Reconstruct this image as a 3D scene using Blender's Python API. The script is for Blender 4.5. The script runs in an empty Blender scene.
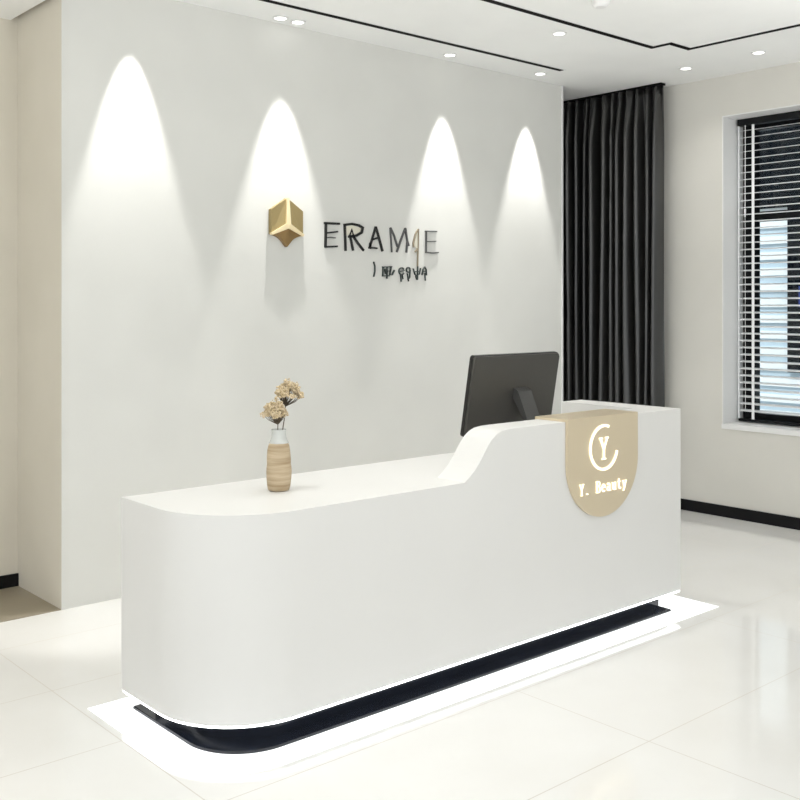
import bpy, bmesh, math, random
from math import sin, cos, pi, radians as R
from mathutils import Vector, Matrix
random.seed(7)
scn = bpy.context.scene
COL = scn.collection

# ------------------------------------------------------------------ camera
F = 1010.0; HY = 305.0; H = 1.6; A = R(48.7)
cam = bpy.data.cameras.new('camera'); co = bpy.data.objects.new('camera', cam); COL.objects.link(co)
cam.sensor_width = 36; cam.lens = 36 * F / 800; cam.shift_y = -(400 - HY) / 800
cam.clip_start = 0.05
co.location = (0, 0, H); co.rotation_euler = (pi / 2, 0, A - pi / 2)
scn.camera = co
FW = Vector((cos(A), sin(A), 0)); RT = Vector((sin(A), -cos(A), 0))

def ray(px, py):
    return FW + RT * ((px - 400) / F) + Vector((0, 0, (HY - py) / F))
def onY(px, py, Y):            # the place on the vertical plane y = Y
    r = ray(px, py); t = Y / r.y
    return Vector((r.x * t, Y, H + r.z * t))

# ------------------------------------------------------------------ helpers
def mat(name, col, rough=.5, metal=0, spec=.5, emit=None, es=0, coat=0, trans=0, alpha=1):
    m = bpy.data.materials.new(name); m.use_nodes = True
    b = m.node_tree.nodes['Principled BSDF']
    b.inputs['Base Color'].default_value = (*col, 1)
    b.inputs['Roughness'].default_value = rough
    b.inputs['Metallic'].default_value = metal
    b.inputs['Specular IOR Level'].default_value = spec
    b.inputs['Coat Weight'].default_value = coat
    b.inputs['Transmission Weight'].default_value = trans
    b.inputs['Alpha'].default_value = alpha
    if emit:
        b.inputs['Emission Color'].default_value = (*emit, 1)
        b.inputs['Emission Strength'].default_value = es
    return m
def N(m, t, **kw):
    n = m.node_tree.nodes.new(t)
    for k, v in kw.items(): setattr(n, k, v)
    return n
def plaster(name, col, rough=.85, bump=.02, var=.015, scale=60):
    m = mat(name, col, rough, spec=.25); nt = m.node_tree; b = nt.nodes['Principled BSDF']
    tc = N(m, 'ShaderNodeTexCoord'); no = N(m, 'ShaderNodeTexNoise'); no.inputs['Scale'].default_value = scale
    no.inputs['Detail'].default_value = 3
    nt.links.new(tc.outputs['Object'], no.inputs['Vector'])
    bp = N(m, 'ShaderNodeBump'); bp.inputs['Strength'].default_value = bump; bp.inputs['Distance'].default_value = .01
    nt.links.new(no.outputs['Fac'], bp.inputs['Height']); nt.links.new(bp.outputs['Normal'], b.inputs['Normal'])
    n2 = N(m, 'ShaderNodeTexNoise'); n2.inputs['Scale'].default_value = 2.5
    nt.links.new(tc.outputs['Object'], n2.inputs['Vector'])
    cr = N(m, 'ShaderNodeValToRGB')
    cr.color_ramp.elements[0].position = .3; cr.color_ramp.elements[1].position = .7
    cr.color_ramp.elements[0].color = (*[max(0, c - var) for c in col], 1)
    cr.color_ramp.elements[1].color = (*[min(1, c + var) for c in col], 1)
    nt.links.new(n2.outputs['Fac'], cr.inputs['Fac']); nt.links.new(cr.outputs['Color'], b.inputs['Base Color'])
    return m

def link(name, bm, m, parent=None, smooth=False):
    bmesh.ops.recalc_face_normals(bm, faces=bm.faces)
    me = bpy.data.meshes.new(name); bm.to_mesh(me); bm.free()
    if isinstance(m, (list, tuple)):
        for q in m: me.materials.append(q)
    else: me.materials.append(m)
    if smooth:
        for p in me.polygons: p.use_smooth = True
        try: me.set_sharp_from_angle(angle=R(35))
        except Exception: pass
    o = bpy.data.objects.new(name, me); COL.objects.link(o)
    if parent is not None:
        o.parent = parent
        o.matrix_parent_inverse = Matrix.Translation(-Vector(parent.location))
        # keep child coordinates plain: move mesh into parent's frame
        if parent.type == 'EMPTY' or True:
            me.transform(Matrix.Translation(-world_loc(parent))); o.matrix_parent_inverse = Matrix.Identity(4)
    return o
def world_loc(o):
    v = Vector(o.location)
    while o.parent is not None:
        o = o.parent; v += Vector(o.location)
    return v
def struct(name, bm, m, parent=None, smooth=False):
    o = link(name, bm, m, parent, smooth)
    if parent is None: o['kind'] = 'structure'
    return o
def thing(name, label, cat, loc, group=None):
    o = bpy.data.objects.new(name, None); o.empty_display_size = .1; COL.objects.link(o)
    o.location = loc; o['label'] = label; o['category'] = cat
    if group: o['group'] = group
    return o
def tag(o, label, cat, group=None):
    o['label'] = label; o['category'] = cat
    if group: o['group'] = group
    return o
def box(bm, x0, x1, y0, y1, z0, z1, bev=0, seg=2):
    vs = [bm.verts.new(p) for p in ((x0,y0,z0),(x1,y0,z0),(x1,y1,z0),(x0,y1,z0),(x0,y0,z1),(x1,y0,z1),(x1,y1,z1),(x0,y1,z1))]
    fs = [bm.faces.new([vs[i] for i in q]) for q in ((0,3,2,1),(4,5,6,7),(0,1,5,4),(1,2,6,5),(2,3,7,6),(3,0,4,7))]
    if bev:
        es = list({e for f in fs for e in f.edges})
        bmesh.ops.bevel(bm, geom=es, offset=bev, segments=seg, affect='EDGES', profile=.5)
def prism(bm, pts, fn0, fn1, bev_top=0):
    a = [bm.verts.new(fn0(p)) for p in pts]; b = [bm.verts.new(fn1(p)) for p in pts]
    n = len(pts)
    f0 = bm.faces.new(a[::-1]); f1 = bm.faces.new(b)
    for i in range(n): bm.faces.new((a[i], a[(i+1)%n], b[(i+1)%n], b[i]))
    if bev_top:
        bmesh.ops.bevel(bm, geom=list(f1.edges), offset=bev_top, segments=2, affect='EDGES')
def prismz(bm, pts, z0, z1, bev_top=0):
    prism(bm, pts, lambda p: (p[0], p[1], z0), lambda p: (p[0], p[1], z1), bev_top)
def prismy(bm, pts, y0, y1, bev_top=0):   # pts are x,z
    prism(bm, pts, lambda p: (p[0], y0, p[1]), lambda p: (p[0], y1, p[1]), bev_top)
def ring(bm, a, b, z0, z1):               # walls between two matched closed outlines, solid
    n = len(a)
    A0=[bm.verts.new((x,y,z0)) for x,y in a]; A1=[bm.verts.new((x,y,z1)) for x,y in a]
    B0=[bm.verts.new((x,y,z0)) for x,y in b]; B1=[bm.verts.new((x,y,z1)) for x,y in b]
    for i in range(n):
        j=(i+1)%n
        for q in ((A0[i],A0[j],A1[j],A1[i]),(B0[j],B0[i],B1[i],B1[j]),(A1[i],A1[j],B1[j],B1[i]),(B0[i],B0[j],A0[j],A0[i])):
            bm.faces.new(q)
def lathe(bm, prof, cx, cy, z0, n=32, wob=None):
    rows = []
    for r, z in prof:
        row = []
        for k in range(n):
            t = 2*pi*k/n; rr = r*(1 + (wob(t, z) if wob else 0))
            row.append(bm.verts.new((cx+rr*cos(t), cy+rr*sin(t), z0+z)))
        rows.append(row)
    for a, b in zip(rows, rows[1:]):
        for k in range(n): bm.faces.new((a[k], a[(k+1)%n], b[(k+1)%n], b[k]))
    bm.faces.new(rows[0][::-1]); bm.faces.new(rows[-1])
def tube(bm, pts, r, n=8, r1=None):
    pts = [Vector(p) for p in pts]; rows = []
    for i, p in enumerate(pts):
        d = (pts[min(i+1, len(pts)-1)] - pts[max(i-1, 0)]).normalized()
        u = d.cross(Vector((0, 0, 1)) if abs(d.z) < .9 else Vector((1, 0, 0))).normalized(); v = d.cross(u)
        rr = r if r1 is None else r + (r1-r)*i/(len(pts)-1)
        rows.append([bm.verts.new(p + (u*cos(2*pi*k/n) + v*sin(2*pi*k/n))*rr) for k in range(n)])
    for a, b in zip(rows, rows[1:]):
        for k in range(n): bm.faces.new((a[k], a[(k+1)%n], b[(k+1)%n], b[k]))
    bm.faces.new(rows[0][::-1]); bm.faces.new(rows[-1])
def stroke(bm, pts, w, y0, y1, closed=False):
    """flat raised stroke through x,z points, width w (or list of widths), between y0 and y1"""
    n = len(pts); P = [Vector((p[0], p[1])) for p in pts]; L = []; Rr = []
    for i in range(n):
        if closed: a, b = P[i-1], P[(i+1) % n]
        else: a, b = P[max(i-1, 0)], P[min(i+1, n-1)]
        d = (b-a).normalized(); nn = Vector((-d.y, d.x)); ww = w[i] if isinstance(w, (list, tuple)) else w
        k = 1.0
        if 0 < i < n-1 or closed:
            c = (P[i]-a).normalized().dot(d); k = min(1.6, 1/max(c, .6))
        L.append(P[i]+nn*ww/2*k); Rr.append(P[i]-nn*ww/2*k)
    def v(p, y): return bm.verts.new((p.x, y, p.y))
    L0=[v(p,y0) for p in L]; L1=[v(p,y1) for p in L]; R0=[v(p,y0) for p in Rr]; R1=[v(p,y1) for p in Rr]
    m = n if closed else n-1
    for i in range(m):
        j=(i+1)%n
        for q in ((L0[i],L0[j],R0[j],R0[i]),(L1[j],L1[i],R1[i],R1[j]),(L0[j],L0[i],L1[i],L1[j]),(R0[i],R0[j],R1[j],R1[i])):
            bm.faces.new(q)
    if not closed:
        bm.faces.new((L0[0],R0[0],R1[0],L1[0])); bm.faces.new((L0[-1],L1[-1],R1[-1],R0[-1]))

# ------------------------------------------------------------------ materials
M_feat  = plaster('feature_wall_plaster', (.71, .71, .675))
M_right = plaster('beige_wall_paint', (.69, .675, .625))
M_left  = plaster('recess_wall_paint', (.68, .64, .55))
M_ceil  = plaster('ceiling_paint', (.91, .915, .90), bump=.01)
M_black = mat('black_skirting', (.004, .004, .005), .5, spec=.2)
M_slot  = mat('black_track', (.004, .004, .004), .7, spec=.1)
M_trimw = mat('white_trim', (.82, .82, .81), .4)
M_desk  = plaster('white_solid_surface', (.725, .72, .70), rough=.42, bump=.004, var=.006)
M_gloss = mat('black_gloss_panel', (.006, .008, .014), .12, spec=.5)
M_led   = mat('led_strip', (1, 1, 1), .5, emit=(.95, .98, 1), es=4.5)
M_floor_glow = mat('painted_floor_glow', (.85, .85, .85), .8, spec=.1, emit=(.97, .99, 1), es=.45)  # white glow on the floor, put into an emissive material
M_gold  = mat('champagne_metal', (.74, .64, .47), .36, metal=.5)
M_gold_top = M_gold
M_logo  = mat('gold_panel', (.42, .30, .13), .38, metal=.75)
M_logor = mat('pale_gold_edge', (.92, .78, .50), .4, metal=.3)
M_lit   = mat('lit_letter', (.9, .85, .72), .5, emit=(1, .90, .70), es=.75)
M_let   = mat('black_letter', (.01, .01, .01), .4)
M_let2  = mat('grey_letter', (.10, .10, .10), .4)
M_let3  = mat('bronze_letter', (.33, .28, .20), .4)
M_fill  = mat('cream_letter_infill', (.72, .69, .58), .6)
M_small = mat('slate_small_letter', (.05, .065, .06), .5)
M_mon   = mat('grey_monitor_shell', (.055, .053, .048), .42)
M_monb  = mat('black_monitor_edge', (.012, .012, .012), .3)
M_scr   = mat('dark_screen', (.01, .01, .012), .08)
M_slat  = mat('white_blind_slat', (.92, .93, .94), .35)
M_frame = mat('black_window_frame', (.005, .006, .007), .4, spec=.2)
M_neck  = mat('milky_glass', (.74, .76, .73), .18, alpha=.72)
M_stem  = mat('dry_stem', (.10, .075, .045), .8)
M_flor  = plaster('dried_floret', (.66, .54, .36), rough=.9, bump=.3, var=.10, scale=300)
for n_ in M_flor.node_tree.nodes:
    if n_.type == 'TEX_NOISE' and n_.inputs['Scale'].default_value < 10: n_.inputs['Scale'].default_value = 70
M_fac   = plaster('pale_facade', (.55, .66, .74), var=.03)
M_facw  = plaster('white_facade_band', (.93, .95, .96), var=.02)
M_dark  = mat('dark_facade_glass', (.003, .005, .008), .6, spec=0)
M_blue  = mat('blue_board', (.01, .04, .30), .5)

# glass pane
M_glass = bpy.data.materials.new('window_glass'); M_glass.use_nodes = True
nt = M_glass.node_tree; nt.nodes.clear()
o_ = nt.nodes.new('ShaderNodeOutputMaterial'); mx = nt.nodes.new('ShaderNodeMixShader')
tr = nt.nodes.new('ShaderNodeBsdfTransparent'); tr.inputs[0].default_value = (.93, .97, .98, 1)
gl = nt.nodes.new('ShaderNodeBsdfGlossy'); gl.inputs['Roughness'].default_value = .02
mx.inputs[0].default_value = .03
nt.links.new(tr.outputs[0], mx.inputs[1]); nt.links.new(gl.outputs[0], mx.inputs[2]); nt.links.new(mx.outputs[0], o_.inputs[0])

# polished floor tiles, 1.45 x 0.64 slabs
M_floor = mat('polished_tile', (.78, .765, .73), .07, spec=.55)
nt = M_floor.node_tree; b = nt.nodes['Principled BSDF']
geo = N(M_floor, 'ShaderNodeNewGeometry'); sep = N(M_floor, 'ShaderNodeSeparateXYZ'); nt.links.new(geo.outputs['Position'], sep.inputs[0])
def mth(op, a, b_=None):
    n = N(M_floor, 'ShaderNodeMath', operation=op)
    for i, v in enumerate((a, b_)):
        if v is None: continue
        if isinstance(v, (int, float)): n.inputs[i].default_value = v
        else: nt.links.new(v, n.inputs[i])
    return n.outputs[0]
def grout(c, off, size, w):
    t = mth('SUBTRACT', c, off); t = mth('FLOORED_MODULO', t, size) if False else mth('PINGPONG', mth('ADD', t, size*40), size/2)
    return mth('LESS_THAN', t, w)
gx = grout(sep.outputs[0], 1.68, 1.45, .0021); gy = grout(sep.outputs[1], 2.18, .64, .0021)
g = mth('MAXIMUM', gx, gy)
noi = N(M_floor, 'ShaderNodeTexNoise'); noi.inputs['Scale'].default_value = 1.6; noi.inputs['Detail'].default_value = 5
nt.links.new(geo.outputs['Position'], noi.inputs['Vector'])
cr = N(M_floor, 'ShaderNodeValToRGB'); cr.color_ramp.elements[0].position = .3; cr.color_ramp.elements[1].position = .75
cr.color_ramp.elements[0].color = (.77, .76, .73, 1); cr.color_ramp.elements[1].color = (.82, .815, .795, 1)
nt.links.new(noi.outputs['Fac'], cr.inputs['Fac'])
mix = N(M_floor, 'ShaderNodeMix', data_type='RGBA'); nt.links.new(g, mix.inputs[0]); nt.links.new(cr.outputs[0], mix.inputs[6])
mix.inputs[7].default_value = (.52, .49, .44, 1); nt.links.new(mix.outputs[2], b.inputs['Base Color'])
rr = mth('ADD', mth('MULTIPLY', g, .4), .07); nt.links.new(rr, b.inputs['Roughness'])

# banded vase
M_vase = mat('banded_stoneware', (.50, .39, .25), .55)
nt = M_vase.node_tree; b = nt.nodes['Principled BSDF']
tc = N(M_vase, 'ShaderNodeTexCoord'); mp = N(M_vase, 'ShaderNodeMapping'); mp.inputs['Scale'].default_value = (3, 3, 38)
no = N(M_vase, 'ShaderNodeTexNoise'); no.inputs['Scale'].default_value = 1.5; no.inputs['Detail'].default_value = 4
nt.links.new(tc.outputs['Object'], mp.inputs[0]); nt.links.new(mp.outputs[0], no.inputs['Vector'])
cr = N(M_vase, 'ShaderNodeValToRGB'); cr.color_ramp.elements[0].position = .35; cr.color_ramp.elements[1].position = .65
cr.color_ramp.elements[0].color = (.36, .26, .15, 1); cr.color_ramp.elements[1].color = (.58, .47, .32, 1)
nt.links.new(no.outputs['Fac'], cr.inputs[0]); nt.links.new(cr.outputs[0], b.inputs['Base Color'])

# curtain satin
M_curt = mat('black_satin_curtain', (.013, .0128, .0122), .30, spec=1.0)
M_curt.node_tree.nodes['Principled BSDF'].inputs['Sheen Weight'].default_value = .03

# ------------------------------------------------------------------ setting
CZ = 3.33; FY = 5.15; BY = 5.755; FX0 = 2.166; FX1 = 6.23; RX = 6.88
X0, Y0 = -4.0, -4.0
bm = bmesh.new(); box(bm, X0, 7.6, Y0, 5.95, -.1, 0); struct('floor', bm, M_floor)
bm = bmesh.new(); box(bm, X0, 7.6, Y0, 5.95, CZ, CZ+.15); struct('ceiling', bm, M_ceil)
bm = bmesh.new(); box(bm, FX0, FX1, FY, 5.95, 0, CZ); struct('wall_back', bm, M_feat)
bm = bmesh.new(); box(bm, X0, FX0, BY, 5.95, 0, CZ); struct('wall_recess_left', bm, M_left)
bm = bmesh.new(); box(bm, FX1, RX, BY, 5.95, 0, CZ); struct('wall_recess_right', bm, M_right)
WY0, WY1, WZ0, WZ1 = 1.6, 4.135, .70, 3.03
bm = bmesh.new()
box(bm, RX, 7.35, WY1, 5.95, 0, CZ); box(bm, RX, 7.35, Y0, WY0, 0, CZ)
box(bm, RX, 7.35, WY0, WY1, 0, WZ0); box(bm, RX, 7.35, WY0, WY1, WZ1, CZ)
struct('wall_right', bm, M_right)
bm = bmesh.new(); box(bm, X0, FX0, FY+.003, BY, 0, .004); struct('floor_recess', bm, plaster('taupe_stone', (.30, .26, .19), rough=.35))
bm = bmesh.new(); box(bm, FX0-.006, FX0-.0005, FY+.0005, BY, 0, 3.29); struct('wall_pier_side', bm, M_left)
# bulkhead of the left recess, with a shadow gap along the pier
bm = bmesh.new(); box(bm, X0, FX0-.045, 4.6, BY, 3.215, CZ); struct('ceiling_recess', bm, M_ceil)
bm = bmesh.new(); box(bm, FX0-.03, FX0, 4.6, BY, 3.29, CZ); struct('trim_1', bm, M_black)
# thin pale corner bead on the feature wall's left edge
bm = bmesh.new(); box(bm, FX0-.004, FX0+.012, FY-.004, FY+.012, 0, CZ); struct('trim_2', bm, M_feat)
bm = bmesh.new(); box(bm, FX1-.012, FX1+.006, FY-.006, FY+.05, 0, CZ); struct('trim_3', bm, M_trimw)
bm = bmesh.new(); box(bm, X0, FX0, BY-.014, BY, 0, .075); struct('baseboard_recess', bm, M_black)
bm = bmesh.new(); box(bm, RX-.014, RX, Y0, 5.7, 0, .085); struct('baseboard_right', bm, M_black)
# inside face of the reveal is painted white
bm = bmesh.new()
box(bm, RX-.012, 7.16, WY0-.02, WY1+.0, WZ0-.035, WZ0+.004, .003)
struct('trim_4', bm, M_trimw)
bm = bmesh.new(); box(bm, RX+.001, 7.16, WY1-.008, WY1, WZ0+.004, WZ1); box(bm, RX+.001, 7.16, WY0, WY1-.008, WZ1-.008, WZ1)
struct('trim_5', bm, M_trimw)

# window: black frame, transom, mullions, panes
wt = bpy.data.objects.new('window_1', None); COL.objects.link(wt); wt.location = (7.2, (WY0+WY1)/2, WZ0); wt['kind'] = 'structure'
FX = 7.17; y1 = WY1-.008; ztr = 2.24
bm = bmesh.new()
box(bm, FX, FX+.07, y1-.10, y1, WZ0+.004, WZ1-.008); box(bm, FX, FX+.07, WY0, WY0+.08, WZ0+.004, WZ1-.008)
box(bm, FX, FX+.07, WY0+.08, y1-.10, WZ0+.004, WZ0+.07); box(bm, FX, FX+.07, WY0+.08, y1-.10, WZ1-.09, WZ1-.008)
link('window_frame', bm, M_frame, wt)
bm = bmesh.new(); box(bm, FX+.005, FX+.065, WY0+.08, y1-.10, ztr, ztr+.075); link('transom', bm, M_frame, wt)
for yy in (3.10, 2.45):
    bm = bmesh.new(); box(bm, FX+.005, FX+.065, yy-.03, yy+.03, WZ0+.07, ztr); link('mullion', bm, M_frame, wt)
for (a, c, d, e) in ((WY0+.08, 2.42, WZ0+.07, ztr), (2.48, 3.07, WZ0+.07, ztr), (3.13, y1-.10, WZ0+.07, ztr), (WY0+.08, y1-.10, ztr+.075, WZ1-.09)):
    bm = bmesh.new(); box(bm, FX+.03, FX+.036, a, c, d, e); link('pane', bm, M_glass, wt)

# venetian blind: head rail, slats, ladder cords, bottom rail
bl = thing('venetian_blind', 'white slatted venetian blind hanging half open inside the black framed window', 'blind', (7.09, (WY0+WY1)/2, WZ1-.008))
bm = bmesh.new(); box(bm, 7.06, 7.12, WY0+.03, WY1-.02, WZ1-.06, WZ1-.009, .004); link('head_rail', bm, M_frame, bl)
pitch = .0535; z = WZ1-.095; tl = R(13); k = 0
while z > WZ0+.06:
    bm = bmesh.new(); prof = []
    for i in range(5):
        s = -.025+.0125*i; c = .0025*(1-(s/.025)**2)
        prof.append((s, c))
    rows = []
    for yy in (WY0+.035, WY1-.025):
        r = []
        for s, c in prof: r.append(bm.verts.new((7.09+s*cos(tl)-c*sin(tl), yy, z+s*sin(tl)+c*cos(tl)+.0006)))
        for s, c in prof[::-1]: r.append(bm.verts.new((7.09+s*cos(tl)-c*sin(tl), yy, z+s*sin(tl)+c*cos(tl)-.0012)))
        rows.append(r)
    n = 10
    for i in range(n): bm.faces.new((rows[0][i], rows[0][(i+1)%n], rows[1][(i+1)%n], rows[1][i]))
    bm.faces.new(rows[0]); bm.faces.new(rows[1][::-1])
    link('slat', bm, M_slat, bl); z -= pitch; k += 1
bm = bmesh.new(); box(bm, 7.065, 7.115, WY0+.035, WY1-.025, WZ0+.012, WZ0+.032, .004); link('bottom_rail', bm, M_frame, bl)
for yy, w in ((WY1-.032, .010), (WY1-.150, .022), (3.0, .012), (2.3, .012), (1.75, .012)):
    bm = bmesh.new(); box(bm, 7.062, 7.0635, yy-w/2, yy+w/2, WZ0+.032, WZ1-.06); link('ladder_tape', bm, M_slat, bl)
bm = bmesh.new(); tube(bm, [(7.055, WY1-.09, WZ1-.06), (7.052, WY1-.09, 2.3)], .003); tube(bm, [(7.052, WY1-.09, 2.3), (7.054, WY1-.092, .8)], .0018)
tube(bm, [(7.052, WY1-.09, 2.33), (7.052, WY1-.09, 2.27)], .008, r1=.005)
link('pull_cord', bm, M_slat, bl)

# house opposite, outside
hb = thing('exterior_building', 'pale blue-grey building outside seen through the blind, with dark glazing', 'building', (9.3, 5, -1))
bm = bmesh.new(); box(bm, 9.3, 9.8, -1, 12, -1, 5.2); link('facade', bm, M_fac, hb)
for i in range(34):
    pass
bm = bmesh.new(); 
for i in range(30): box(bm, 9.285, 9.30, -1, 12, -.9+i*.155, -.9+i*.155+.075)
link('cladding_boards', bm, M_facw, hb)
bm = bmesh.new(); box(bm, 9.25, 9.284, -1, 12, 2.55, 5.0); link('upper_glazing', bm, M_dark, hb)
bm = bmesh.new(); box(bm, 9.25, 9.284, 0.5, 4.86, .95, 2.55); link('lower_glazing', bm, M_dark, hb)
bs = bmesh.new(); box(bs, 9.20, 9.249, 4.4, 4.72, 1.58, 1.78); link('blue_board', bs, M_blue, hb)
bm = bmesh.new(); box(bm, 7.6, 14, -4, 14, -1.1, -1.0); struct('ground_outside', bm, plaster('pavement', (.35, .36, .37)))

# ------------------------------------------------------------------ curtain
def curtain():
    bm = bmesh.new(); ya, yb = 4.56, 5.70; NY, NZ = 460, 44
    folds = []; y = ya
    rnd = random.Random(11)
    ph = 0; phs = []
    freq = [rnd.uniform(.7, 1.5) for _ in range(40)]
    acc = [0]
    for i in range(NY):
        t = i/NY*22; f = freq[int(t)]*(1-t%1) + freq[int(t)+1]*(t%1)
        acc.append(acc[-1] + f)
    tot = acc[-1]; acc = [a/tot*13.6+.1 for a in acc]
    rows = []
    for j in range(NZ+1):
        v = j/NZ; z = .015 + (CZ-.02-.015)*v; row = []
        for i in range(NY+1):
            u = i/NY; p = acc[i]
            a = .066 + .020*sin(p*1.7+1) + .008*sin(v*3+p)
            a *= .40 + .60*min(1, u/.10)
            if v > .9: a *= 1-.55*(v-.9)/.1
            ph = p + .10*sin(v*2.6+p*.9) + .05*sin(v*6+p*2.3)
            x = a*sin(2*pi*ph) + .010*sin(4*pi*ph+v*2+1.1*sin(p))
            if v > .86: x += .012*(v-.86)/.14*sin(2*pi*ph*2.6+p)
            if v < .5: x += .010*(.5-v)*2*sin(2*pi*ph*.5+.7)
            yy = ya + (yb-ya)*u + .010*sin(v*4+p*1.3)*(1-v) + .012*cos(2*pi*ph)
            row.append(bm.verts.new((6.73+x, yy, z)))
        rows.append(row)
    for a, b in zip(rows, rows[1:]):
        for i in range(NY): bm.faces.new((a[i], a[i+1], b[i+1], b[i]))
    return bm
ct = thing('curtain', 'floor length black satin curtain hanging in folds in the corner beside the window wall', 'curtain', (6.73, 5.1, 0.015))
c = link('cloth', curtain(), M_curt, ct, smooth=True)
md = c.modifiers.new('thick', 'SOLIDIFY'); md.thickness = .003
bm = bmesh.new(); box(bm, 6.70, 6.76, 4.555, 5.72, CZ-.018, CZ-.001); link('curtain_track', bm, M_slot, ct)

# ------------------------------------------------------------------ ceiling fittings
t = thing('ceiling_track', 'straight black recessed track slot along the ceiling edge above the logo wall', 'track light', (3.0, 4.80, CZ))
bm = bmesh.new(); box(bm, .4, 5.80, 4.78, 4.82, CZ-.006, CZ-.0005); link('track_channel', bm, M_slot, t)
bm = bmesh.new(); box(bm, .4, 5.82, 4.774, 4.78, CZ-.004, CZ-.0005); box(bm, .4, 5.82, 4.82, 4.826, CZ-.004, CZ-.0005); link('track_flange', bm, M_trimw, t)
t = thing('ceiling_track', 'long black track slot that jogs and turns across the middle of the ceiling', 'track light', (4.0, 3.97, CZ))
path = [(-1.0, 3.97), (5.74, 3.97), (5.74, 3.83), (5.96, 3.83), (5.96, -1.0)]
def off(path, d):
    out = []
    for i, p in enumerate(path):
        p = Vector(p); a = Vector(path[i-1]) if i else None; b_ = Vector(path[i+1]) if i < len(path)-1 else None
        d0 = (p-a).normalized() if a else (b_-p).normalized(); d1 = (b_-p).normalized() if b_ else d0
        n0 = Vector((-d0.y, d0.x)); n1 = Vector((-d1.y, d1.x)); s = n0+n1; out.append(p + s*(d/(1+n0.dot(n1))))
    return out
def ribbon(bm, path, d0, d1, z0, z1):
    L = off(path, d0); Q = off(path, d1); 
    l0=[bm.verts.new((p.x,p.y,z0)) for p in L]; l1=[bm.verts.new((p.x,p.y,z1)) for p in L]
    q0=[bm.verts.new((p.x,p.y,z0)) for p in Q]; q1=[bm.verts.new((p.x,p.y,z1)) for p in Q]
    for i in range(len(path)-1):
        for q in ((l0[i],l0[i+1],q0[i+1],q0[i]),(l1[i+1],l1[i],q1[i],q1[i+1]),(l0[i+1],l0[i],l1[i],l1[i+1]),(q0[i],q0[i+1],q1[i+1],q1[i])): bm.faces.new(q)
    bm.faces.new((l0[0],q0[0],q1[0],l1[0])); bm.faces.new((l0[-1],l1[-1],q1[-1],q0[-1]))
bm = bmesh.new(); ribbon(bm, path, -.021, .021, CZ-.006, CZ-.0005); link('track_channel', bm, M_slot, t)
bm = bmesh.new(); ribbon(bm, path, .021, .027, CZ-.004, CZ-.0005); ribbon(bm, path, -.027, -.021, CZ-.004, CZ-.0005); link('track_flange', bm, M_trimw, t)

M_lens = mat('lamp_lens', (1, 1, 1), .4, emit=(1, .98, .95), es=3.0)
def make_down(x, y, label, group=None):
    d = thing('ceiling_downlight', label, 'ceiling light', (x, y, CZ), group)
    bm = bmesh.new(); n = 28
    oc = [(x+.048*cos(2*pi*k/n), y+.048*sin(2*pi*k/n)) for k in range(n)]; ic = [(x+.036*cos(2*pi*k/n), y+.036*sin(2*pi*k/n)) for k in range(n)]
    ring(bm, oc, ic, CZ-.008, CZ-.0005); link('trim_ring', bm, M_trimw, d)
    bm = bmesh.new(); prismz(bm, [(x+.0355*cos(2*pi*k/n), y+.0355*sin(2*pi*k/n)) for k in range(n)], CZ-.005, CZ-.001); link('lens', bm, M_lens, d)
    return d
g1 = 'recessed downlights along the logo wall'; g2 = 'recessed downlights in the main ceiling'
make_down(3.47, 5.04, 'left one of the close pair of white downlights above the gold cube', g1)
make_down(3.60, 5.04, 'right one of the close pair of white downlights above the gold cube', g1)
make_down(4.86, 5.01, 'white downlight near the wall above the right end of the black lettering', g1)
make_down(5.76, 4.97, 'white downlight nearest the curtain end of the logo wall', g1)
make_down(5.00, 4.156, 'white downlight between the straight slot and the jogged slot', g2)
make_down(6.43, 4.16, 'white downlight in front of the black curtain', g2)
make_down(6.40, 3.57, 'white downlight near the window wall, above the blind', g2)
sd = thing('smoke_detector', 'small round white detector cut by the top edge of the picture', 'detector', (4.645, 3.56, CZ))
bm = bmesh.new(); lathe(bm, [(.030, 0), (.045, .012), (.05, .03), (.05, .0395)], 4.645, 3.56, CZ-.04); link('detector_body', bm, M_trimw, sd, True)

def spot(x, y, e, ang, blend=.35, rad=.012, tilt=0, color=(1, .985, .96)):
    l = bpy.data.lights.new('spot_or_fill', 'SPOT'); l.energy = e; l.spot_size = R(ang); l.spot_blend = blend
    l.shadow_soft_size = rad; l.color = color
    o = bpy.data.objects.new('spot_or_fill', l); COL.objects.link(o); o.location = (x, y, CZ-.015); o.rotation_euler = (tilt, 0, 0)
    return o
for x, y in ((2.55, 5.02), (3.55, 4.985), (4.92, 5.005), (5.80, 5.015)): spot(x, y, 150, 37, .5, tilt=R(2))
def area(x, y, e, size=.12, spread=160):
    l = bpy.data.lights.new('downlight_or_fill', 'AREA'); l.shape = 'DISK'; l.size = size; l.energy = e; l.spread = R(spread); l.color = (1, .985, .955)
    o = bpy.data.objects.new('downlight_or_fill', l); COL.objects.link(o); o.location = (x, y, CZ-.015)
for (x, y) in ((5.0, 4.156), (6.43, 4.16), (6.40, 3.57)): area(x, y, 1.2, .07, 110)
for x in (0.6, 2.2, 3.8, 5.4):
    for y in (-1.2, 0.2, 1.4): area(x, y, .2, .30)  # unseen ceiling lights, added as overhead fill

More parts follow.
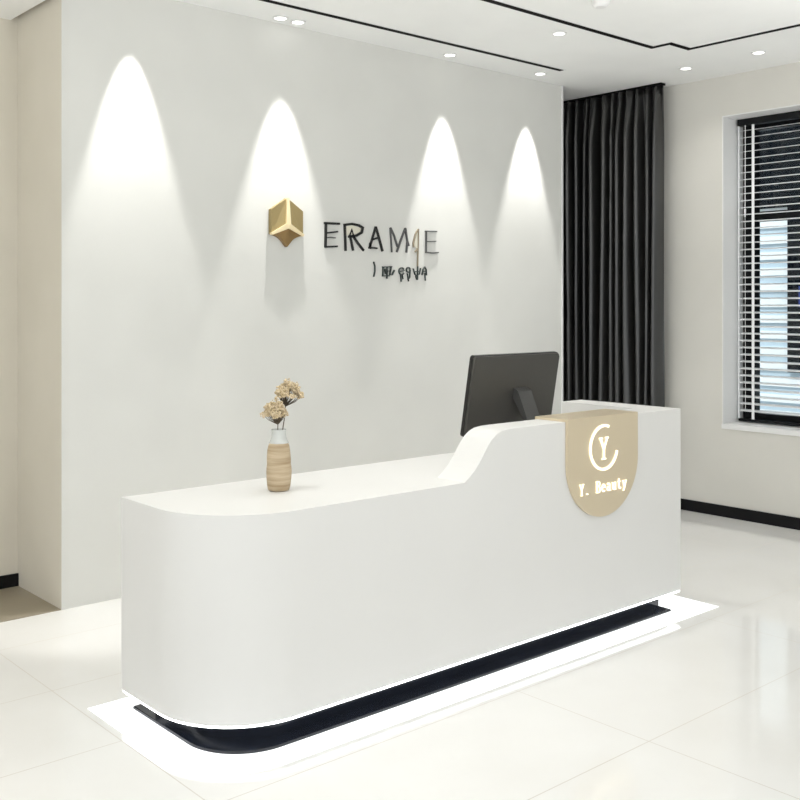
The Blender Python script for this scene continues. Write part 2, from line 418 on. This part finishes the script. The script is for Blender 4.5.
def ceiling_fill(x, y, e):            # unseen upward fill lights, added to brighten ceiling and upper walls
    l = bpy.data.lights.new('upward_fill', 'AREA'); l.shape = 'DISK'; l.size = .5; l.energy = e; l.color = (1, .99, .97)
    o = bpy.data.objects.new('upward_fill', l); COL.objects.link(o); o.location = (x, y, 1.9); o.rotation_euler = (pi, 0, 0)
for x, y, e in ((-.3, 2.6, 40), (2.6, .9, 43), (5.2, 1.6, 14)): ceiling_fill(x, y, e)
for x, y, e in ((2.1, 3.5, 36), (3.0, 3.5, 34), (3.9, 3.5, 34), (5.0, 4.3, 24), (5.7, 3.4, 27), (.9, 4.0, 6)): spot(x, y, e, 90, .9, .06)  # fill spots without fixtures, added to brighten desk top, floor and wall
# ------------------------------------------------------------------ reception desk
DX0, DX1, DY0, DY1 = 1.785, 4.62, 3.02, 3.68
def outline(x0, x1, y0, y1, r, n=24):
    pts = [(x0, y1)]
    for k in range(n+1):
        a = pi + (pi/2)*k/n; pts.append((x0+r+r*cos(a), y0+r+r*sin(a)))
    pts += [(x1, y0), (x1, y1)]
    return pts
desk = thing('reception_desk', 'long white reception desk with rounded left end, raised ledge and glowing floor line', 'desk', (3.2, 3.35, 0))
bm = bmesh.new(); prismz(bm, outline(DX0, DX1, DY0, DY1, .36, 40), .10, .85)
body = link('desk_body', bm, M_desk, desk, True)
LZ = 1.055
prof = [(3.018, .85), (3.05, .872), (3.078, .895), (3.10, .918), (3.122, .945), (3.142, .972), (3.162, .997), (3.185, 1.019), (3.212, 1.037), (3.245, 1.049), (3.29, LZ-.0008), (3.33, LZ)]
bm = bmesh.new()
prismy(bm, prof + [(DX1, LZ), (DX1, .85)], DY0, 3.19)
box(bm, 4.45, DX1, 3.19, DY1, .85, LZ)
link('raised_ledge', bm, M_desk, desk, False)
bm = bmesh.new(); ring(bm, outline(DX0+.004, DX1-.004, DY0+.004, DY1-.004, .356, 40), outline(DX0+.02, DX1-.02, DY0+.02, DY1-.02, .34, 40), .090, .0995)
link('light_strip', bm, M_led, desk)
bm = bmesh.new(); prismz(bm, outline(1.91, 4.53, 3.095, 3.64, .26), .014, .0995); link('plinth', bm, M_gloss, desk)
bm = bmesh.new(); prismz(bm, outline(1.845, 4.54, 3.025, 3.70, .24), .0, .014, .003); link('base_plate', bm, M_gloss, desk)
bm = bmesh.new(); ring(bm, outline(1.71, 4.80, 2.905, 3.82, .30), outline(1.844, 4.541, 3.024, 3.701, .241), .0, .004); link('floor_glow_band', bm, M_floor_glow, desk)  # emissive band added to stand in for the glow around the base

# ------------------------------------------------------------------ plaque
pq = thing('brand_plaque', 'champagne gold plaque folded over the raised ledge with lit emblem and lettering', 'plaque', (3.95, 3.01, .58))
px0, px1 = 3.675, 4.222; pr = (px1-px0)/2; pc = (px0+px1)/2; zc = .583+pr
pts = [(px0, LZ+.012)] + [(pc-pr*cos(pi*k/48), zc-pr*sin(pi*k/48)) for k in range(49)] + [(px1, LZ+.012)]
bm = bmesh.new(); prismy(bm, pts, 3.019, 3.005, .0015); link('front_plate', bm, M_gold, pq)
bm = bmesh.new(); box(bm, px0, px1, 3.019, 3.205, LZ+.0005, LZ+.012); box(bm, px0, px1, 3.191, 3.205, .93, LZ+.0005); link('top_plate', bm, M_gold, pq)
# emblem
ex, ez, er = 3.944, .915, .105
arc = [R(69+278*k/40) for k in range(41)]
bm = bmesh.new(); stroke(bm, [(ex+er*cos(a), ez+er*sin(a)) for a in arc], .0125, 3.005, 2.999); link('emblem_ring', bm, M_lit, pq)
def glyph(bm, strokes, x, z, w, h, sw, y0=3.005, y1=2.999):
    for s in strokes:
        ww = sw
        if isinstance(s, tuple): s, k = s; ww = sw*k
        stroke(bm, [(x+p[0]*w, z+p[1]*h) for p in s], ww, y0, y1)
def arcp(cx, cy, rx, ry, a0, a1, n=10): return [(cx+rx*cos(R(a0+(a1-a0)*i/n)), cy+ry*sin(R(a0+(a1-a0)*i/n))) for i in range(n+1)]
GY = [[(.12, .97), (.5, .46)], ([(.88, .97), (.5, .46)], .7), [(.5, .5), (.5, .02)], ([(.0, .97), (.32, .97)], .6), ([(.68, .97), (1, .97)], .6), ([(.28, .02), (.72, .02)], .6)]
G = {
 'Y': GY,
 '.': [([(.38, .07), (.62, .07)], 1.3)],
 'B': [[(.18, 0), (.18, 1)], ([(.0, .97), (.5, .97)] + arcp(.55, .76, .30, .21, 90, -90) + [(.18, .54)], .75), ([(.18, .54), (.55, .54)] + arcp(.6, .28, .33, .26, 90, -90) + [(.0, .03)], .75)],
 'e': [([(.12, .37), (.86, .37)], .6), (arcp(.5, .34, .37, .33, 0, 315), .85)],
 'a': [(arcp(.42, .50, .28, .18, 160, 20, 6) + [(.68, .1), (.74, .03), (.95, .03)], .85), (arcp(.40, .20, .30, .18, 60, 320), .75)],
 'u': [([(.0, .65), (.2, .65)], .6), [(.2, .66), (.2, .2), (.3, .06), (.5, .02), (.68, .12), (.76, .25)], [(.78, .68), (.78, .0)], ([(.58, .65), (.78, .65)], .6), ([(.78, .03), (.98, .03)], .6)],
 't': [[(.4, .92), (.4, .18), (.5, .05), (.68, .03), (.85, .12)], ([(.12, .65), (.8, .65)], .6)],
 'y': [[(.14, .66), (.5, .05)], ([(.88, .66), (.5, .05), (.34, -.2), (.12, -.22)], .75), ([(.0, .66), (.34, .66)], .6), ([(.66, .66), (1, .66)], .6)],
}
bm = bmesh.new(); glyph(bm, GY, 3.944-.036, .912-.054, .070, .106, .011); link('emblem_letter', bm, M_lit, pq)
cw = .0415
for i, ch in enumerate('Y. Beauty'):
    if ch == ' ': continue
    bm = bmesh.new(); glyph(bm, G[ch], 3.755+i*cw+.003, .702, cw*.80, .055, .0050); link('lit_letter', bm, M_lit, pq)

# ------------------------------------------------------------------ monitor
mo = thing('computer_monitor', 'dark grey computer monitor seen from behind, standing on the desk behind the ledge', 'monitor', (3.78, 3.45, .85))
def mon_pt(u, w, v):   # u along width, w along thickness (+ = away), v up the tilted back
    th = R(10); return Vector((u, 3.50 + w*cos(th) - v*sin(th), .95 + v*cos(th) + w*sin(th)))
def rrect(x0, x1, z0, z1, r, n=6):
    out = []
    for cx, cz, a in ((x1-r, z1-r, 0), (x0+r, z1-r, 90), (x0+r, z0+r, 180), (x1-r, z0+r, 270)):
        for k in range(n+1):
            t_ = R(a+90*k/n); out.append((cx+r*cos(t_), cz+r*sin(t_)))
    return out
MX0, MX1, MV = 3.49, 4.13, .408
def slab(x0, x1, v0, v1, r, w0, w1, bev=0):
    bm = bmesh.new(); prism(bm, rrect(x0, x1, v0, v1, r), lambda p: mon_pt(p[0], w0, p[1]), lambda p: mon_pt(p[0], w1, p[1]), bev); return bm
link('back_shell', slab(MX0+.004, MX1-.004, .004, MV-.004, .014, .010, -.004, .004), M_mon, mo, True)
link('bezel', slab(MX0, MX1, 0, MV, .016, .028, .010), M_monb, mo)
link('screen', slab(MX0+.012, MX1-.012, .02, MV-.012, .006, .0285, .0275), M_scr, mo)
bm = bmesh.new()
sx0, sx1 = 3.80, 3.90
a = mon_pt(0, -.004, .235); pts = [(a.y, a.z), (a.y-.03, a.z-.015), (3.365, 1.03), (3.335, .95), (3.32, .862), (3.335, .862), (3.350, .95), (3.385, 1.02), (a.y+.008, a.z-.05)]
va = [bm.verts.new((sx0, p[0], p[1])) for p in pts]; vb = [bm.verts.new((sx1, p[0], p[1])) for p in pts]
bm.faces.new(va); bm.faces.new(vb[::-1])
for i in range(len(pts)): j=(i+1)%len(pts); bm.faces.new((va[i], va[j], vb[j], vb[i]))
link('stand_neck', bm, mat('stand_grey', (.06, .06, .058), .4), mo)
bm = bmesh.new(); box(bm, 3.74, 3.96, 3.26, 3.52, .8505, .862, .003); link('stand_foot', bm, M_mon, mo)

# ------------------------------------------------------------------ vase with dried flowers
vx, vy = 2.33, 3.395
va_ = thing('vase', 'small banded beige vase with milky glass neck standing on the low counter', 'vase', (vx, vy, .85))
wob = lambda t_, z_: .012*sin(3*t_+z_*40)
bm = bmesh.new()
pr_ = [(.036, .0005), (.043, .004), (.047, .02), (.050, .05), (.0515, .075), (.050, .095), (.048, .108), (.0485, .125), (.0475, .145), (.0455, .165), (.042, .183), (.038, .192)]
lathe(bm, pr_, vx, vy, .85, 36, wob); link('vase_body', bm, M_vase, va_, True)
bm = bmesh.new()
n = 36; prn = [(.040, .1925), (.0345, .203), (.0295, .217), (.028, .235), (.0305, .247), (.027, .247), (.025, .235), (.0255, .215), (.028, .203), (.034, .194)]
rows = [[bm.verts.new((vx+r*cos(2*pi*k/n), vy+r*sin(2*pi*k/n), .85+z_)) for k in range(n)] for r, z_ in prn]
for a, b_ in zip(rows, rows[1:]+rows[:1]):
    for k in range(n): bm.faces.new((a[k], a[(k+1)%n], b_[(k+1)%n], b_[k]))
link('vase_neck', bm, M_neck, va_, True)['label'] = 'milky glass neck'

def flower(label, c, rx, ry, rz, base, seed, tiltv):
    rnd = random.Random(seed); c = Vector(c)
    t_ = thing('dried_flower', label, 'dried flower', base, 'dried flowers in the vase')
    neck = c - Vector(tiltv)*rz*1.02
    st = bmesh.new(); tube(st, [base, (Vector(base)*.45+neck*.55)+Vector((.002, 0, 0)), neck], .0022, r1=.0018)
    tips = []
    for k in range(48):
        a = rnd.uniform(0, 2*pi); q = math.sqrt(rnd.random()); p = c + Vector((rx*q*cos(a), ry*q*sin(a), rz*(rnd.uniform(.35, .95)*(1-q*q) - .30*q)))
        tips.append(p); mid = neck.lerp(p, .5) + (p-neck).cross(Vector((0, 0, 1)))*.03 + Vector(((p.x-neck.x)*.15, (p.y-neck.y)*.15, 0))
        tube(st, [neck, mid, p], .0016, 5, r1=.0009)
    link('stems', st, M_stem, t_)
    fl = bmesh.new()
    for p in tips:
        for q in range(16):
            d = Vector((rnd.gauss(0, 1), rnd.gauss(0, 1), rnd.gauss(.3, .8))).normalized()*rnd.uniform(.003, .016)
            s = rnd.uniform(.0028, .0056)
            mtx = Matrix.Translation(p+d) @ Matrix.Rotation(rnd.uniform(0, 6), 4, Vector((rnd.random(), rnd.random(), rnd.random()+.1)).normalized()) @ Matrix.Diagonal((s*1.3, s, s*.7, 1))
            bmesh.ops.create_icosphere(fl, subdivisions=1, radius=1, matrix=mtx)
    link('flower_head', fl, M_flor, t_)
def at_depth(px, py, d):
    r = ray(px, py); return r*d + Vector((0, 0, H))
flower('upper right dried tan flower head, standing taller in the beige vase', at_depth(288.5, 392.5, 4.12), .056, .05, .058, (vx+.008, vy-.006, 1.06), 3, (.18, -.1, .95))
flower('lower left dried tan flower head, drooping over the rim of the beige vase', at_depth(274.5, 411, 4.05), .044, .042, .056, (vx-.008, vy+.004, 1.06), 5, (-.22, .1, .95))

# ------------------------------------------------------------------ gold cube emblem on the wall
lg = thing('wall_emblem', 'gold hexagonal cube emblem on the logo wall left of the black letters', 'sign', (3.59, FY, 2.107))
cx, cz, hr = 3.577, 2.107, .150
hexp = [(cx+hr*cos(R(90+60*k))*.91, cz+hr*sin(R(90+60*k))) for k in range(6)]   # top, UL, LL, bottom, LR, UR
ya = FY-.0005
cen = (cx-.004, cz-.020)
def panel(name, pts3, m):
    bm = bmesh.new(); f = [bm.verts.new(p) for p in pts3]; bk = [bm.verts.new((p[0], ya, p[2])) for p in pts3]
    bm.faces.new(f); bm.faces.new(bk[::-1])
    for i in range(len(f)): j=(i+1)%len(f); bm.faces.new((f[i], bk[i], bk[j], f[j]))
    return link(name, bm, m, lg)
T, UL, LL, B_, LR, UR = [(p[0], FY-.030, p[1]) for p in hexp]
Cc = (cen[0], FY-.044, cen[1])
s_ = .0012
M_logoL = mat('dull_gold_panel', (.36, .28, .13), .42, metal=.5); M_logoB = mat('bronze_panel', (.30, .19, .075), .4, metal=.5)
panel('emblem_face', [(T[0]-s_, T[1], T[2]), UL, (LL[0], LL[1], LL[2]+s_), (Cc[0]-s_, Cc[1], Cc[2]+s_)], M_logoL)
panel('emblem_face', [(T[0]+s_, T[1], T[2]), (Cc[0]+s_, Cc[1], Cc[2]+s_), (LR[0], LR[1], LR[2]+s_), UR], M_logoL)
# lower face, edges bowed inward like the original
def bow(a, b_, k, n=6):
    a = Vector(a); b_ = Vector(b_); mid = Vector((cx, a.y, cz)); out = []
    for i in range(1, n):
        t_ = i/n; p = a.lerp(b_, t_); out.append(tuple(p + (mid-p).normalized()*k*sin(pi*t_)))
    return out
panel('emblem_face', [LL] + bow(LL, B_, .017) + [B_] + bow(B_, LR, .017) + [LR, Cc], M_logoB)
bm = bmesh.new()
def bar(bm, a, b_, w0, w1, lift=.010):
    a = Vector(a); b_ = Vector(b_); d = (b_-a); d2 = Vector((d.x, 0, d.z)).normalized(); nn = Vector((-d2.z, 0, d2.x)); up = Vector((0, -lift, 0))
    q = [a+nn*w0/2, a-nn*w0/2, b_-nn*w1/2, b_+nn*w1/2]
    f = [bm.verts.new(p+up) for p in q]; g_ = [bm.verts.new(p-up*1.5) for p in q]
    bm.faces.new(f); bm.faces.new(g_[::-1])
    for i in range(4): j=(i+1)%4; bm.faces.new((f[i], g_[i], g_[j], f[j]))
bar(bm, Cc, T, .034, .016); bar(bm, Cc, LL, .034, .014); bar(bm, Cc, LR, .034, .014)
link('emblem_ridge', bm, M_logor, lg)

# ------------------------------------------------------------------ letters on the wall
def wl(x, y):                      # points read off the enlarged lettering
    p = onY(310+x/5.714, 210+y/5.714, FY); return (p.x, p.z)
def letter(label, strokes, m, w, name='wall_letter', cat='letter', group='raised letters of the wall sign', d=.012, fill=None):
    bm = bmesh.new(); allp = []
    for s in strokes:
        ww = w
        if isinstance(s, tuple): s, k = s; ww = w*k
        P = [wl(*p) for p in s]; allp += P; stroke(bm, P, ww, FY-.0005, FY-d)
    mx_ = sum(p[0] for p in allp)/len(allp); mz = min(p[1] for p in allp)
    if fill is None:
        bm.transform(Matrix.Translation((-mx_, -FY, -mz))) ; o = link(name, bm, m); o.location = (mx_, FY, mz); tag(o, label, cat, group); return o
    t_ = thing(name, label, cat, (mx_, FY, mz), group)
    link('letter_outline', bm, m, t_)
    bm = bmesh.new(); prismy(bm, [wl(*p) for p in fill], FY-.0005, FY-d*.6); link('letter_infill', bm, M_fill, t_)['label'] = 'cream infill'
LW = .0138
letter('first letter of the wall sign, a bold black E nearest the gold cube', [[(78, 75), (166, 79)], [(88, 72), (85, 214)], ([(88, 132), (155, 124)], .75), ([(92, 158), (112, 156), (142, 160)], .35), ([(82, 211), (153, 208)], .8)], M_let, LW)
letter('black R of the wall sign with cream filled bowl and doubled strokes', [[(195, 82), (200, 234)], ([(190, 86), (235, 80), (275, 88), (298, 102), (292, 128), (262, 146), (228, 150)], 1.1), ([(243, 150), (270, 190), (303, 232)], 1.0), ([(218, 158), (234, 112), (247, 158), (220, 150)], .7), ([(226, 150), (243, 232)], .9)], M_let, LW,
       fill=[(200, 92), (238, 88), (284, 102), (284, 124), (255, 140), (204, 144)])
letter('black A in the middle of the wall sign lettering', [([(372, 96), (352, 165), (336, 218)], .9), ([(372, 96), (392, 165), (411, 236)], 1.0), ([(352, 170), (386, 158)], .8), ([(332, 216), (362, 216), (380, 219)], .7), ([(342, 188), (338, 222)], 1.1)], M_let, LW)
letter('thin dark grey M of the wall sign, right of the A', [([(455, 101), (464, 242)], .55), ([(456, 101), (478, 150), (496, 210)], .75), ([(541, 104), (518, 165), (492, 240)], .8), ([(541, 104), (553, 180), (547, 244)], .8), ([(553, 175), (562, 205)], .5)], M_let2, LW)
letter('slim bronze stroke letter of the wall sign dropping below the line', [([(614, 110), (598, 140), (586, 190), (588, 214)], .55), ([(616, 108), (614, 200), (611, 322)], .5), ([(598, 240), (607, 225), (613, 240)], .7)], M_let3, LW, fill=[(612, 125), (600, 155), (592, 205), (611, 225)])
letter('thin grey E at the right end of the wall sign', [([(655, 121), (721, 123)], .5), ([(661, 119), (660, 243)], .5), ([(662, 181), (716, 179)], .45), ([(656, 242), (700, 246), (730, 243)], .6)], M_let2, LW)
gs = 'small characters under the wall sign'
SW = .0075
letter('small curved upright mark left of the second line of the sign', [([(360, 296), (367, 320), (367, 350), (361, 381)], .8)], M_small, SW, 'wall_character', 'letter', gs, .012)
letter('small square block character in the second line of the sign', [[(410, 326), (464, 324)], [(415, 324), (412, 380)], [(410, 377), (450, 376)], ([(437, 325), (436, 392)], .8), ([(414, 350), (458, 348)], .8), [(460, 324), (452, 372), (466, 370), (478, 344)], ([(424, 336), (428, 366)], .7)], M_small, SW, 'wall_character', 'letter', gs, .012)
letter('small rounded e-like character after the block character', [(arcp(520, 350, 15, 20, 330, 30, 12)[::1], .9), ([(508, 352), (536, 346)], .8), ([(514, 368), (518, 410)], .7), ([(524, 372), (528, 396)], .5)], M_small, SW, 'wall_character', 'letter', gs, .012)
letter('small looped g-like character, second of the small cluster', [(arcp(558, 342, 11, 14, 0, 350, 12), .8), ([(568, 345), (566, 385), (556, 398)], .8), ([(552, 362), (560, 408)], .6)], M_small, SW, 'wall_character', 'letter', gs, .012)
letter('small branching u-like character, third of the small cluster', [([(586, 334), (596, 368), (604, 376)], .7), ([(612, 322), (610, 400)], .8), ([(628, 332), (622, 366), (606, 376)], .7), ([(600, 352), (622, 350)], .6), ([(600, 378), (606, 398)], .5)], M_small, SW, 'wall_character', 'letter', gs, .012)
letter('small peaked a-like character ending the second line of the sign', [([(636, 372), (642, 340), (652, 326), (660, 340), (662, 374)], .8), ([(640, 352), (660, 350)], .7), ([(652, 360), (656, 404)], .5)], M_small, SW, 'wall_character', 'letter', gs, .012)

# ------------------------------------------------------------------ light and view
sl = bpy.data.lights.new('sun', 'SUN'); sl.energy = 2.6; sl.angle = R(2); so = bpy.data.objects.new('sun', sl); COL.objects.link(so)
so.location = (2, 5, 9); so.rotation_euler = (0, -R(30), 0)
w = bpy.data.worlds.new('world'); scn.world = w; w.use_nodes = True
w.node_tree.nodes['Background'].inputs[0].default_value = (.955, .98, 1, 1)
w.node_tree.nodes['Background'].inputs[1].default_value = 1.14
vs = scn.view_settings; vs.view_transform = 'Standard'; vs.look = 'None'; vs.gamma = 1; vs.exposure = .23; vs.use_curve_mapping = False
